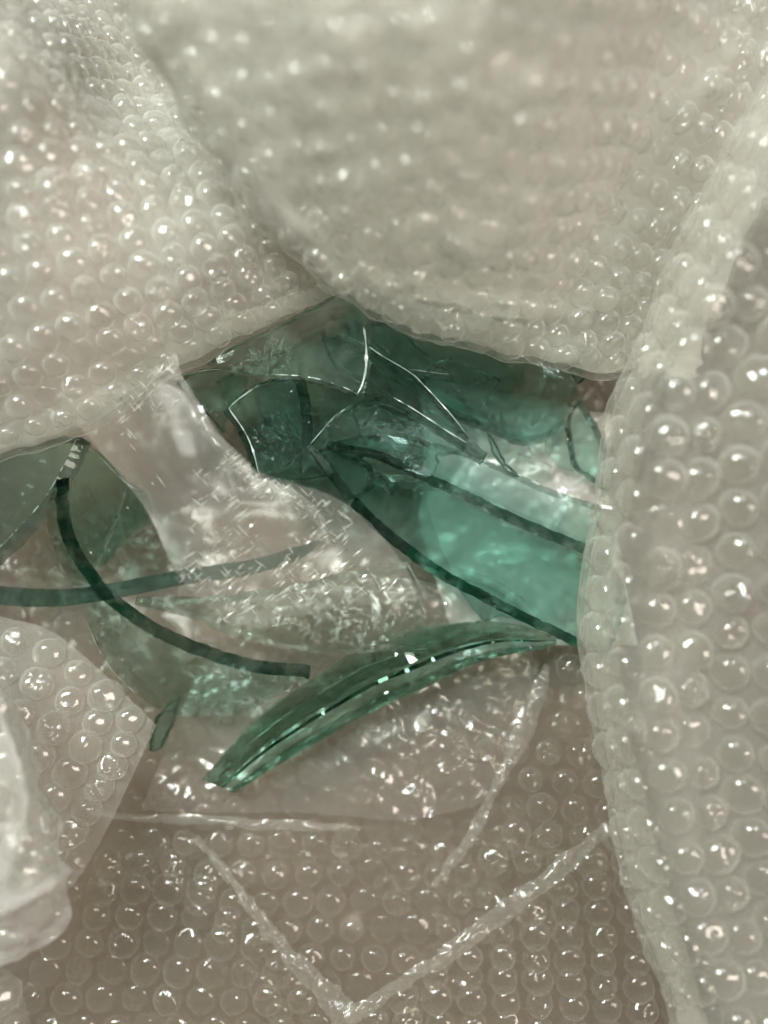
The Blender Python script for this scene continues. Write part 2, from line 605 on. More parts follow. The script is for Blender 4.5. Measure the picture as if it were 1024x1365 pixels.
r, G_, N_ = wrap_sheet('brown shaded bubble wrap layer in the lower left with a torn shiny slanting edge',
    [[(60, 1118, -0.8), (140, 1120, -0.8), (210, 1124, -0.85), (272, 1126, -0.9)],
     [(40, 1190, -0.7), (140, 1190, -0.75), (240, 1190, -0.8), (328, 1196, -0.85)],
     [(10, 1280, -0.6), (140, 1280, -0.65), (280, 1280, -0.7), (405, 1284, -0.8)],
     [(-10, 1350, -0.5), (140, 1350, -0.55), (300, 1350, -0.6), (462, 1346, -0.7)],
     [(-30, 1460, -0.4), (140, 1460, -0.45), (300, 1460, -0.5), (500, 1460, -0.6)]],
    M['film_thin'], 'bubble_dim', seed=32, wr=0.0016, cover=(OUT_D,), crump=0.0012)
hem(r, [(264, 1112, -0.8), (300, 1160, -0.75), (350, 1225, -0.7), (400, 1285, -0.65), (440, 1325, -0.6), (466, 1362, -0.6)],
    [0.0015, 0.003, 0.004, 0.006, 0.008, 0.011], M['film_hem'], seed=2, crump=0.0022)

r, G_, N_ = wrap_sheet('lower right bubble wrap layer with clear round bubbles beside a long pale diagonal fold',
    [[(800, 1100, -0.7), (850, 1090, -0.7), (900, 1085, -0.7), (960, 1080, -0.7)],
     [(705, 1190, -0.5), (780, 1180, -0.5), (870, 1180, -0.5), (970, 1180, -0.5)],
     [(600, 1268, -0.4), (710, 1270, -0.4), (840, 1275, -0.4), (980, 1280, -0.4)],
     [(470, 1345, -0.3), (620, 1350, -0.3), (800, 1360, -0.3), (1000, 1370, -0.3)],
     [(380, 1460, -0.2), (560, 1460, -0.2), (760, 1460, -0.2), (1020, 1460, -0.2)]],
    M['film_thin'], 'bubble_dim', seed=33, wr=0.0014, cover=(OUT_C,), flat=0.08)
hem(r, [(812, 1102, -0.6), (740, 1158, -0.45), (660, 1222, -0.35), (590, 1272, -0.3), (520, 1318, -0.25), (462, 1352, -0.2)],
    [0.004, 0.006, 0.006, 0.005, 0.004, 0.006], M['film_hem'], seed=3, crump=0.0016)

r, G_, N_ = wrap_sheet('narrow bubble wrap layer with shiny bubbles between pale curved fold and right flap',
    [[(730, 860, -1.3), (770, 860, -1.2), (830, 860, -1.2), (900, 860, -1.2)],
     [(712, 940, -1.1), (760, 940, -1.0), (830, 940, -1.0), (910, 940, -1.0)],
     [(670, 1040, -1.0), (740, 1045, -0.9), (830, 1050, -0.9), (920, 1050, -0.9)],
     [(618, 1125, -1.0), (700, 1125, -0.9), (800, 1130, -0.9), (930, 1130, -0.9)],
     [(570, 1195, -1.1), (660, 1200, -1.0), (780, 1200, -1.0), (940, 1200, -1.0)]],
    M['film_thin'], 'bubble_dim', seed=34, wr=0.0016, cover=(OUT_C,), crump=0.001)
hem(r, [(728, 885, -1.1), (712, 940, -1.0), (682, 1010, -0.9), (655, 1060, -0.9), (625, 1115, -0.9), (580, 1180, -1.0)],
    [0.003, 0.005, 0.005, 0.003, 0.004, 0.002], M['film_hem'], seed=4, crump=0.0015)

# --- the flap in the top centre, bulging up towards the lens
wrap_sheet('big bulging bubble wrap flap hanging over the glass from the top, out of focus',
    [[(150, -90, 5.6), (225, 60, 4.6), (300, 170, 3.8), (375, 265, 2.8), (450, 345, 1.8), (530, 400, 1.0), (625, 428, 0.6), (725, 450, 0.4), (830, 460, 0.2), (930, 455, 0.0)],
     [(90, -80, 7.4), (180, 70, 6.2), (255, 180, 5.0), (340, 285, 4.0), (430, 378, 3.0), (520, 436, 2.2), (620, 470, 1.8), (720, 493, 1.5), (830, 502, 1.0), (930, 500, 0.4)],
     [(190, -90, 8.8), (270, 45, 8.0), (345, 145, 7.2), (420, 238, 6.2), (490, 312, 5.2), (560, 368, 4.2), (640, 400, 3.5), (735, 415, 2.7), (850, 435, 1.4), (950, 440, 0.6)],
     [(330, -90, 9.8), (400, 30, 9.3), (455, 105, 8.6), (510, 170, 7.9), (560, 230, 7.1), (620, 280, 6.2), (690, 305, 5.4), (785, 300, 3.8), (885, 340, 1.8), (990, 345, 0.8)],
     [(450, -100, 10.4), (500, -15, 10.0), (540, 40, 9.6), (585, 85, 9.2), (635, 120, 8.6), (695, 150, 7.8), (765, 160, 6.6), (850, 160, 4.4), (935, 210, 2.4), (1045, 225, 1.2)],
     [(550, -150, 10.8), (590, -90, 10.6), (620, -50, 10.4), (660, -25, 10.2), (715, -10, 9.8), (770, 0, 9.0), (835, 0, 7.4), (910, 10, 5.0), (990, 60, 3.2), (1090, 80, 1.8)],
     [(640, -230, 11), (670, -190, 11), (700, -160, 11), (740, -140, 10.8), (790, -130, 10.4), (840, -130, 9.4), (900, -130, 7.6), (970, -120, 5.4), (1050, -90, 3.8), (1140, -70, 2.4)]],
    M['film_flap'], 'bubble', seed=41, pitch=0.0086, crump=0.0032, fold=0.95, back='film_back', wr=0.0020, wr_s=22, flat=0.2,
    cover=(OUT_C,), ridges=[([(905, 60), (850, 250), (770, 400), (690, 480)], -0.002, 18)])

# --- the flap in the upper left
wrap_sheet('bubble wrap flap filling the upper left with rows of glinting bubbles',
    [[(-90, 600, 0.2), (0, 575, 0.2), (110, 540, 0.2), (190, 490, 0.2), (270, 450, 0.2), (350, 415, 0.1), (430, 385, 0.0), (500, 370, -0.2), (650, 390, -0.9), (960, 400, -1.2)],
     [(-80, 648, 1.3), (0, 617, 1.3), (110, 581, 1.3), (180, 532, 1.3), (250, 490, 1.3), (340, 450, 1.1), (430, 415, 0.8), (496, 398, 0.4), (650, 415, -0.4), (960, 430, -0.8)],
     [(-100, 540, 3.0), (0, 515, 3.0), (100, 478, 3.0), (180, 440, 2.9), (260, 402, 2.7), (340, 368, 2.3), (420, 338, 1.7), (490, 320, 0.8), (650, 330, 0.0), (980, 350, -0.4)],
     [(-110, 400, 4.3), (0, 380, 4.3), (100, 350, 4.2), (180, 320, 3.8), (260, 300, 3.4), (330, 280, 2.8), (400, 260, 2.0), (480, 240, 0.9), (650, 240, 0.2), (1010, 260, -0.2)],
     [(-110, 250, 5.2), (0, 232, 5.2), (90, 212, 4.7), (170, 196, 3.4), (240, 182, 2.0), (310, 165, 1.2), (380, 150, 1.5), (450, 135, 0.9), (640, 140, 0.3), (1060, 160, 0.0)],
     [(-110, 80, 6.0), (-10, 70, 6.0), (70, 82, 4.4), (140, 92, 1.2), (210, 90, -0.6), (290, 80, -0.8), (370, 70, -0.4), (440, 60, 0.8), (640, 50, 0.4), (1090, 60, 0.0)],
     [(-120, -60, 6.2), (-20, -50, 3.6), (60, -35, 0.6), (140, -20, -1.2), (220, -20, -1.6), (300, -30, -1.2), (380, -40, 0.5), (450, -50, 0.5), (640, -60, 0.4), (1120, -60, 0.0)]],
    M['film_left'], 'bubble', seed=42, pitch=0.0083, crump=0.0012, fold=0.95, back='film_back', wr=0.0016, wr_s=24, flat=0.1, cover=(OUT_A,))

# --- the flap down the right side, rolled under along its left edge
ce = [(1030, 80, 5.0), (960, 215, 4.2), (900, 325, 3.4), (850, 440, 2.6), (820, 505, 2.2), (797, 585, 1.9), (785, 700, 1.6), (771, 830, 1.5), (783, 940, 1.6),
      (805, 1055, 1.9), (832, 1180, 2.2), (870, 1300, 2.6), (905, 1420, 3.0)]
c1 = [(1090, 110, 6.6), (1025, 250, 6.2), (970, 355, 5.7), (920, 450, 5.2), (892, 520, 5.0), (878, 610, 4.9), (876, 690, 4.6), (866, 810, 4.3), (866, 945, 4.1),
      (885, 1060, 4.0), (915, 1180, 4.0), (955, 1300, 4.1), (995, 1420, 4.4)]
wrap_sheet('tall bubble wrap flap down the right side with large round clear bubbles',
    [[(x + 45, y, z - 1.0) for x, y, z in ce], ce,
     [((a[0] + b[0]) / 2 - 8, (a[1] + b[1]) / 2, (a[2] + b[2]) / 2 + 0.15) for a, b in zip(ce, c1)], c1,
     [(x + 85, y + 10, z - 0.1) for x, y, z in c1], [(x + 190, y + 20, z + 0.5) for x, y, z in c1], [(x + 330, y + 30, z + 1.0) for x, y, z in c1]],
    M['film_flap'], 'bubble_clear', seed=43, pitch=0.0110, crump=0.0012, fold=0.95, back='film_back_clear', wr=0.0018, wr_s=24, flat=0.07,
    ridges=[([(1050, 700), (985, 800), (920, 890), (850, 975)], 0.004, 22), ([(880, 640), (860, 800), (850, 975)], 0.0015, 14)])

# --- the flaps on the left below
wrap_sheet('bubble wrap corner with crisp round bubbles poking in at the lower left',
    [[(-70, 806, 2.4), (10, 824, 2.2), (70, 842, 1.9), (135, 895, 1.5), (208, 966, 1.0)],
     [(-80, 900, 2.7), (0, 915, 2.5), (60, 935, 2.2), (120, 972, 1.8), (182, 1022, 1.2)],
     [(-90, 1010, 2.8), (-10, 1020, 2.6), (45, 1040, 2.3), (98, 1065, 1.9), (152, 1085, 1.3)],
     [(-90, 1130, 2.6), (-10, 1130, 2.5), (35, 1135, 2.2), (80, 1140, 1.9), (122, 1140, 1.4)],
     [(-90, 1250, 2.2), (-20, 1230, 2.1), (20, 1210, 2.0), (60, 1195, 1.8), (97, 1180, 1.5)]],
    M['film_corner'], 'bubble', seed=44, wr=0.0010, flat=0.05, cover=(OUT_E,), margin=0.55, pitch=0.0100)
wrap_sheet('crumpled whitish bubble wrap fold at the left edge, blurred and close to the lens',
    [[(-120, 860, 4.6), (-50, 880, 4.4), (0, 922, 4.0), (12, 940, 3.6), (22, 962, 3.2)],
     [(-120, 980, 4.9), (-40, 990, 4.7), (15, 1015, 4.3), (42, 1040, 3.8), (62, 1078, 3.2)],
     [(-120, 1090, 4.7), (-30, 1100, 4.9), (30, 1110, 4.2), (65, 1130, 3.8), (92, 1158, 3.3)],
     [(-120, 1180, 4.6), (-40, 1185, 4.5), (25, 1190, 4.4), (65, 1205, 3.9), (97, 1218, 3.4)],
     [(-120, 1330, 4.0), (-40, 1305, 3.9), (0, 1287, 3.8), (50, 1262, 3.5), (88, 1238, 3.3)]],
    M['film_white'], 'bubble', seed=45, wr=0.004, wr_s=30, crump=0.002, fine=0.0008, flat=0.85, res=0.0014, ridges=[([(-20, 930), (30, 1060), (10, 1160)], 0.005, 9), ([(90, 1160), (20, 1200), (-60, 1220)], 0.004, 8)])
wrap_sheet('small rounded bubble wrap fold in the bottom left corner',
    [[(-100, 1275, 2.2), (-40, 1278, 2.2), (10, 1292, 2.0), (30, 1325, 1.6)],
     [(-100, 1340, 2.6), (-40, 1340, 2.5), (10, 1345, 2.2), (38, 1355, 1.7)],
     [(-100, 1420, 2.8), (-40, 1420, 2.7), (10, 1420, 2.4), (48, 1420, 1.8)]],
    M['film_flap'], 'bubble', seed=46, wr=0.001, flat=0.1)


# --- shiny crinkled layer below the thick bar
wrap_sheet('shiny crinkled clear film layer lying under and below the thick bar shard',
    [[(300, 800, -2.1), (400, 785, -2.1), (520, 770, -2.1), (640, 790, -2.2)],
     [(262, 900, -1.9), (400, 880, -1.9), (560, 880, -1.9), (715, 880, -2.0)],
     [(220, 1000, -1.7), (400, 980, -1.7), (560, 980, -1.8), (700, 970, -1.9)],
     [(190, 1078, -1.6), (400, 1085, -1.6), (540, 1092, -1.7), (650, 1070, -1.8)]],
    M['film_shiny'], 'bubble', seed=48, res=0.0010, wr=0.003, wr_s=26, crump=0.001, fine=0.0026, bubbles=False, name='plastic_film')

# --- crumpled white film added under the shards at right to make their bright glow
wrap_sheet('crumpled whitish film added under the glass to make the bright glow in the right shards',
    [[(560, 520, -2.4), (650, 530, -2.2), (730, 540, -2.0), (820, 555, -1.8)],
     [(570, 620, -2.3), (680, 620, -1.8), (740, 625, -1.8), (810, 630, -1.7)],
     [(560, 700, -2.4), (690, 700, -1.7), (750, 705, -1.6), (820, 700, -1.6)],
     [(600, 830, -2.4), (700, 850, -2.0), (770, 860, -1.9), (850, 860, -1.7)]],
    M['glow_film'], 'bubble', seed=47, res=0.0011, wr=0.003, wr_s=40, crump=0.003, fine=0.0014, bubbles=False, name='glow_film')

# ------------------------------------------------------------------ broken glass
def densify(poly, step, jit, seed, smooth=True):
    """Closed outline resampled to even steps, with small chips."""
    p = np.array(poly, float)
    q = np.vstack([p, p[:1]])
    out = []
    rr = random.Random(seed)
    for i in range(len(p)):
        a, b = q[i], q[i + 1]
        n = max(1, int(np.linalg.norm(b - a) / step))
        p0, p3 = p[i - 1], p[(i + 2) % len(p)]
        # straight where a real corner stands, curved elsewhere
        def corner(x, y, z):
            u, v = y - x, z - y
            c = np.dot(u, v) / (np.linalg.norm(u) * np.linalg.norm(v) + 1e-9)
            return c < 0.62
        ta = (b - a) if corner(p0, a, b) else (b - p0) * 0.5
        tb = (b - a) if corner(a, b, p3) else (p3 - a) * 0.5
        for k in range(n):
            t = k / n
            h = (2 * t**3 - 3 * t**2 + 1) * a + (t**3 - 2 * t**2 + t) * ta + (-2 * t**3 + 3 * t**2) * b + (t**3 - t**2) * tb
            out.append(h + np.array([rr.gauss(0, jit), rr.gauss(0, jit)]))
    return out


SHARDS = {}


def shard(label, outline, zpts, thick=4.0, shear=(0, 0), mat='glass', curv=(0, 0), seed=1, jit=0.5, chip=0.35, step=5.0, edge=0.22, edir=None, name='glass_shard'):
    """A curved piece of glass. outline: pixels of its upper face; zpts: (px,py,z cm) its height;
    thick in mm; shear in px slants the broken edge; curv = (angle deg, cm per 100 px squared)."""
    o2 = densify(outline, step, jit, seed)
    c = np.mean(o2, axis=0)
    Z = np.array(zpts, float)
    X = (Z[:, 0] - c[0]) / 100; Y = (Z[:, 1] - c[1]) / 100
    ca, sa = math.cos(math.radians(curv[0])), math.sin(math.radians(curv[0]))
    q = X * ca + Y * sa
    A = np.stack([np.ones_like(X), X, Y, X * X * 0.3, X * Y * 0.3, Y * Y * 0.3], 1)
    rhs = Z[:, 2] - curv[1] * q * q
    if len(Z) < 6:
        A = A[:, :3]
    co = np.linalg.lstsq(A, rhs, rcond=None)[0]
    co = np.concatenate([co, np.zeros(6 - len(co))])

    def zf(px, py):
        x = (px - c[0]) / 100; y = (py - c[1]) / 100
        s = x * ca + y * sa
        return 0.01 * (co[0] + co[1] * x + co[2] * y + 0.3 * (co[3] * x * x + co[4] * x * y + co[5] * y * y) + curv[1] * s * s)

    def S(px, py):
        return P(px, py, zf(px, py))

    def Nn(px, py):
        a = S(px + 2, py) - S(px - 2, py); b = S(px, py - 2) - S(px, py + 2)
        n = a.cross(b).normalized()
        return n if n.z > 0 else -n
    pts = [Vector(p) for p in o2]
    nb = len(pts)
    rr = random.Random(seed)
    xs = [p[0] for p in o2]; ys = [p[1] for p in o2]
    g = 13.0
    poly = [tuple(p) for p in o2]
    y = min(ys)
    while y < max(ys):
        x = min(xs)
        while x < max(xs):
            a, b = x + rr.uniform(-3, 3), y + rr.uniform(-3, 3)
            if in_poly(a, b, poly) and min((a - u) ** 2 + (b - v) ** 2 for u, v in poly) > 40:
                pts.append(Vector((a, b)))
            x += g
        y += g
    vo, eo, fo, ov, oe, of = delaunay_2d_cdt(pts, [(i, (i + 1) % nb) for i in range(nb)], [], 1, 1e-4)
    # boundary loop of the triangulation
    from collections import defaultdict
    ec = defaultdict(int)
    for f in fo:
        for i in range(len(f)):
            ec[(f[i], f[(i + 1) % len(f)])] += 1
    bd = [e for e in ec if (e[1], e[0]) not in ec]
    front = [S(v.x, v.y) for v in vo]
    sc_ = (H - zf(c[0], c[1])) / F
    sh = Vector((shear[0] * sc_, -shear[1] * sc_, 0))
    back = []
    for v, fr in zip(vo, front):
        back.append(fr - Nn(v.x, v.y) * thick * 0.001 + sh)
    verts = [tuple(v) for v in front] + [tuple(v) for v in back]
    n = len(vo)
    faces = []
    fl = []
    wall = []
    # orientation: front faces must look up
    def up(f):
        a, b, d = (front[i] for i in f[:3])
        return (b - a).cross(d - a).z > 0
    for f in fo:
        f = list(f)
        if not up(f):
            f = f[::-1]
        faces.append(tuple(f)); fl.append(True); wall.append(0)
        faces.append(tuple(i + n for i in f[::-1])); fl.append(True); wall.append(0)
    # walls: several rings, chipped
    nr = 3
    ring = {}
    ctr = sum(front, Vector()) / n
    bidx = sorted({i for e in bd for i in e})
    for i in bidx:
        out_d = (front[i] - ctr); out_d.z = 0
        out_d = out_d.normalized() if out_d.length > 0 else Vector((1, 0, 0))
        ids = [i]
        for k in range(1, nr + 1):
            t = k / (nr + 1)
            p = front[i].lerp(back[i], t)
            bulge = chip * 0.001 * (math.sin(t * math.pi) * 0.8 + 1.6 * fbm(p, 420, seed + k, 2))
            p = p + out_d * bulge
            verts.append(tuple(p)); ids.append(len(verts) - 1)
        ids.append(i + n)
        ring[i] = ids
    sharp = set()
    for f in [list(f) if up(f) else list(f)[::-1] for f in fo]:
        for a, b in zip(f, f[1:] + f[:1]):
            if ((a, b) in ec and (b, a) not in ec) or ((b, a) in ec and (a, b) not in ec):
                wv = 1.0
                if edir:
                    ex, ey = vo[b].x - vo[a].x, vo[b].y - vo[a].y
                    mx_, my_ = (vo[a].x + vo[b].x) / 2, (vo[a].y + vo[b].y) / 2
                    nx, ny = (ey, -ex)
                    ln = math.hypot(nx, ny) + 1e-9
                    if in_poly(mx_ + nx / ln * 2, my_ + ny / ln * 2, poly):
                        nx, ny = -nx, -ny
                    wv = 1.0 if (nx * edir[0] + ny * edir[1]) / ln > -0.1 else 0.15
                for k in range(nr + 1):
                    faces.append((ring[b][k], ring[a][k], ring[a][k + 1], ring[b][k + 1])); fl.append(True); wall.append(wv)
                sharp.add((min(a, b), max(a, b))); sharp.add((min(a, b) + n, max(a, b) + n))
    me = bpy.data.meshes.new('glass_shard')
    me.from_pydata(verts, [], faces)
    me.polygons.foreach_set('use_smooth', fl)
    me.update()
    at = me.attributes.new('sharp_edge', 'BOOLEAN', 'EDGE')
    for e in me.edges:
        k = (min(e.vertices), max(e.vertices))
        if k in sharp:
            at.data[e.index].value = True
    o = link(name, me, M[mat])
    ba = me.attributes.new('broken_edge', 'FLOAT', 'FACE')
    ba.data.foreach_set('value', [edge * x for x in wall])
    # origin at the piece's centre
    me.transform(Matrix.Translation(-ctr)); o.location = ctr
    tag(o, label, 'glass shard', 'broken pieces of green glass')
    SHARDS[label] = (S, Nn, poly)
    return o


# ---- pieces in the middle and at the back
shard('large green glass shard on the right with a heavy dark diagonal lower edge',
      [(476, 662), (503, 690), (545, 725), (587, 755), (623, 776), (660, 795), (698, 815), (743, 836), (775, 852), (812, 868), (835, 800), (815, 745), (777, 734), (741, 715), (687, 694), (634, 668), (580, 640), (545, 632), (500, 640)],
      [(476, 662, 0.5), (587, 755, 0.7), (775, 852, 0.7), (545, 632, -0.7), (777, 734, -0.9), (665, 735, -0.2)], 3.8, (-3, 4), seed=4, edge=1.0, edir=(-0.5, 1), chip=0.6)
shard('long green glass strip above the large right shard, thin dark edge and sparkling upper rim',
      [(439, 590), (492, 598), (525, 609), (556, 623), (580, 635), (623, 654), (677, 681), (730, 704), (778, 723), (818, 742), (825, 684), (780, 667), (726, 648), (694, 633), (647, 612), (600, 596), (548, 585), (490, 580)],
      [(439, 590, 0.5), (600, 645, 0.6), (778, 723, 0.5), (490, 580, 0.3), (650, 614, 0.25), (785, 668, 0.0)], 2.8, (-3, 6), seed=5, edge=0.95, edir=(-0.5, 1), chip=0.5)
shard('pale slim glass splinter under the left end of the large right shard',
      [(505, 633), (520, 632), (548, 638), (592, 650), (560, 651), (530, 645)],
      [(505, 633, -0.3), (592, 650, -0.3), (530, 645, -0.25)], 1.6, (-1, 2), 'glass_thin', seed=18)
shard('tiny dark glass needle left of the pale slim splinter',
      [(498, 631), (506, 632), (514, 645), (521, 659), (509, 650)],
      [(498, 631, -0.4), (521, 659, -0.35), (509, 650, -0.4)], 1.8, (-1, 1), 'glass_dark', seed=28, edge=0.9)
shard('small green shard with a dark slanting edge touching the tip of the large right shard',
      [(424, 596), (437, 614), (451, 632), (473, 660), (500, 650), (495, 620), (460, 600)],
      [(424, 596, 0.1), (473, 660, 0.2), (500, 650, -0.4), (460, 600, -0.3)], 2.6, (-6, 3), 'glass', seed=29, edge=0.9)
shard('long pointed green glass sliver with a bright upper edge and dark broken tip',
      [(430, 446), (453, 446), (489, 460), (509, 473), (546, 495), (562, 509), (600, 550), (621, 578), (650, 604), (646, 610), (621, 591), (600, 578), (554, 548), (525, 530), (492, 507), (450, 486)],
      [(440, 480, 0.4), (489, 461, 0.3), (600, 550, 0.7), (492, 505, 0.6), (600, 577, 0.95), (650, 606, 1.0)], 2.4, (-3, 5), seed=6, edge=0.5)
shard('big curved dark green glass piece at the back, glowing pale along its lower rim',
      [(455, 395), (520, 380), (640, 400), (760, 450), (790, 478), (765, 503), (767, 513), (758, 537), (750, 556), (730, 574), (709, 581), (687, 580), (666, 569), (629, 556), (601, 543), (560, 518), (520, 490), (480, 455)],
      [(460, 395, -1.3), (640, 400, -1.7), (780, 470, -1.4), (758, 540, -0.9), (690, 580, -0.4), (601, 543, -0.5), (480, 455, -0.6), (640, 490, -1.6)], 3.6, (4, 3), 'glass', seed=7)
shard('flat green glass piece with a pale straight rim before the big curved back piece',
      [(500, 425), (530, 432), (566, 470), (600, 498), (572, 496), (546, 492), (518, 472), (497, 452)],
      [(500, 425, -0.1), (600, 498, 0.1), (497, 452, 0.2)], 2.2, (2, 3), 'glass_thin', seed=30)
shard('pale dusty green glass shard under the left flap with a bright chipped right edge',
      [(277, 484), (306, 464), (360, 438), (410, 414), (445, 394), (474, 384), (481, 412), (486, 439), (489, 462), (489, 488), (484, 514), (476, 526), (459, 517), (429, 507), (400, 502), (365, 500), (330, 499), (296, 490)],
      [(277, 484, 1.12), (360, 450, 1.1), (474, 396, 1.0), (489, 470, 1.02), (476, 526, 1.05), (365, 500, 1.12)], 2.2, (4, 0), 'glass_dusty', seed=8, chip=0.8)
shard('mid green glass shard with a bright curved left edge beside the crinkled film',
      [(305, 545), (318, 531), (345, 512), (380, 503), (430, 507), (470, 518), (510, 530), (468, 541), (447, 556), (414, 592), (430, 605), (446, 630), (400, 638), (346, 634), (337, 599), (326, 574)],
      [(305, 545, 0.95), (380, 503, 0.78), (510, 530, 0.6), (446, 630, 0.65), (346, 634, 0.9)], 3.0, (-9, 3), 'glass_pale', seed=9, edge=0.8, edir=(-1, 0.2))
shard('dark edged green glass strip standing upright under the mid green shard',
      [(340, 520), (365, 508), (390, 502), (398, 530), (402, 560), (402, 595), (380, 590), (355, 570), (342, 545)],
      [(340, 520, -0.5), (390, 502, 0.1), (402, 595, 0.1), (355, 570, -0.5)], 3.0, (8, 0), 'glass', seed=10, edge=0.9, edir=(1, 0))
shard('broad green glass shard with a curved tip in the middle, above the long strip',
      [(412, 594), (430, 572), (447, 554), (468, 539), (492, 533), (517, 531), (554, 551), (600, 580), (622, 594), (604, 600), (580, 604), (586, 612), (575, 632), (540, 618), (492, 600), (445, 594)],
      [(412, 594, 0.65), (492, 533, 0.2), (560, 552, 0.25), (622, 592, 0.55), (575, 630, 0.8)], 2.6, (-1, 2), 'glass_pale', seed=12)
shard('dark green glass piece tucked under the left flap above the crinkled film',
      [(235, 512), (250, 498), (294, 491), (329, 496), (318, 530), (304, 545), (296, 575), (272, 548), (255, 530)],
      [(235, 512, 0.3), (329, 496, 0.1), (296, 575, 0.0), (262, 488, 0.4)], 3.0, (5, 2), 'glass_dark', seed=13, edge=0.6)
shard('thin glass flake with a pale upper rim lying on the dark piece by the film',
      [(252, 524), (290, 519), (321, 517), (312, 538), (296, 548), (270, 545)],
      [(252, 524, 0.55), (321, 517, 0.5), (270, 545, 0.5)], 1.4, (0, -2), 'glass_thin', seed=31)
shard('small green glass piece by the right flap with a thin bright slanting edge',
      [(767, 534), (781, 558), (795, 584), (806, 620), (812, 660), (786, 640), (764, 624), (756, 590), (754, 560)],
      [(767, 534, -0.6), (806, 620, -0.5), (764, 624, -1.1), (754, 560, -1.1)], 2.4, (4, -2), 'glass', seed=14, edge=0.6)
shard('pale three cornered glass piece between the bright spot and the right flap',
      [(731, 577), (752, 560), (760, 600), (766, 628), (745, 620), (727, 600)],
      [(731, 577, -1.2), (752, 560, -1.1), (766, 628, -1.2)], 2.0, (2, 1), 'glass_thin', seed=32)
shard('small dark glass chip under the rim of the top flap at right',
      [(757, 488), (774, 496), (778, 504), (769, 511)],
      [(757, 488, 0.1), (778, 500, 0.1), (769, 511, 0.0)], 3.2, (2, 2), 'glass_dark', seed=15, edge=1.0)
shard('small clear cracked glass piece lying in the bright spot at right',
      [(612, 560), (640, 566), (680, 582), (700, 588), (690, 602), (720, 612), (735, 618), (730, 640), (700, 634), (668, 612), (640, 596)],
      [(612, 560, -1.2), (700, 588, -1.2), (730, 640, -1.1), (640, 596, -1.0)], 1.6, (1, 3), 'glass_clear', seed=16, jit=0.4)
shard('jagged little glass splinter pointing up in the bright spot',
      [(652, 576), (662, 592), (672, 612), (682, 624), (694, 634), (685, 634), (668, 616), (658, 598)],
      [(652, 576, -0.5), (694, 634, -0.3), (668, 616, -0.4)], 1.6, (-2, 2), 'glass', seed=17, edge=0.7)
shard('green glass tip showing below the dark edge of the large right shard',
      [(600, 765), (650, 780), (690, 806), (710, 828), (681, 821), (666, 818), (655, 824), (647, 824), (636, 812)],
      [(600, 765, -0.9), (710, 828, -0.7), (648, 825, -0.6)], 3.0, (0, 2), 'glass', seed=19, edge=0.5)
shard('broad dark green glass piece lying underneath the middle shards',
      [(290, 505), (370, 470), (470, 430), (560, 470), (640, 560), (600, 640), (540, 660), (480, 668), (440, 652), (390, 645), (335, 610)],
      [(300, 500, -1.3), (470, 430, -1.8), (640, 560, -2.1), (540, 660, -1.9), (390, 640, -1.5), (480, 560, -2.0)], 3.4, (2, 3), 'glass', seed=25)
shard('green glass piece at the back seen through the big curved piece and the sliver',
      [(440, 420), (520, 410), (620, 440), (700, 500), (660, 540), (600, 530), (540, 500), (480, 470)],
      [(440, 420, -2.4), (620, 440, -2.5), (660, 540, -2.4), (480, 470, -2.3)], 3.0, (1, 3), 'glass_pale', seed=26)

shard('five sided green glass piece under the left end of the mid green shard',
      [(328, 574), (380, 548), (408, 592), (372, 630), (346, 630)],
      [(328, 574, 0.0), (380, 548, -0.3), (372, 630, 0.1)], 2.4, (-3, 3), 'glass_pale', seed=34, edge=0.5)
shard('pointed glass flake lying against the big curved back piece',
      [(566, 495), (600, 478), (668, 505), (640, 540), (601, 522)],
      [(566, 495, 0.2), (668, 505, -0.2), (601, 522, 0.2)], 1.8, (-1, 3), 'glass_pale', seed=35, edge=0.35)
shard('four cornered glass flake below the broad curved tip shard',
      [(470, 545), (524, 538), (566, 562), (535, 602), (490, 596)],
      [(470, 545, 0.0), (566, 562, 0.0), (490, 596, 0.2)], 1.8, (-2, 2), 'glass_thin', seed=36, edge=0.5)

# ---- pieces at the left
shard('curved green glass shard at lower left with a thick dark arched edge',
      [(75, 640), (75, 683), (83, 719), (100, 752), (133, 796), (156, 815), (199, 845), (266, 875), (339, 897), (405, 902), (412, 906), (398, 916), (352, 938), (325, 950), (290, 955), (250, 956), (212, 946), (180, 924), (150, 894), (128, 860), (112, 822), (98, 785), (80, 750), (66, 715), (62, 680)],
      [(74, 640, 1.5), (83, 720, 1.7), (134, 797, 1.9), (266, 876, 1.9), (408, 904, 1.7), (112, 822, 0.4), (180, 924, -0.5), (250, 956, -0.9), (325, 950, -0.4), (66, 715, 0.9)], 3.4, (2, -3), 'glass_faint', seed=20, edge=1.0, edir=(0.5, -1), chip=0.12)
shard('dark green flat glass piece behind the top of the arched edge shard',
      [(104, 586), (130, 605), (165, 640), (190, 658), (200, 690), (165, 722), (130, 757), (104, 742), (88, 690), (92, 635)],
      [(104, 586, -0.5), (195, 668, -0.7), (130, 760, -0.9), (90, 680, -0.7)], 3.4, (2, 2), 'glass_dark', seed=22)
shard('narrow green flake leaning across the dark flat piece at left',
      [(165, 652), (186, 656), (198, 690), (165, 712), (135, 750), (128, 752), (150, 700)],
      [(165, 652, -0.1), (198, 690, -0.1), (130, 752, -0.3)], 1.8, (2, 2), 'glass_thin', seed=33)
shard('flat green glass shard at the left edge under the upper left flap, pale slanting rim',
      [(-60, 640), (0, 600), (60, 582), (104, 582), (74, 640), (50, 675), (20, 708), (0, 728), (-60, 780)],
      [(-60, 640, 0.0), (60, 582, 0.2), (97, 622, 0.6), (40, 698, 0.6), (-60, 790, 0.6)], 2.6, (12, 8), 'glass', seed=23, edge=0.5)
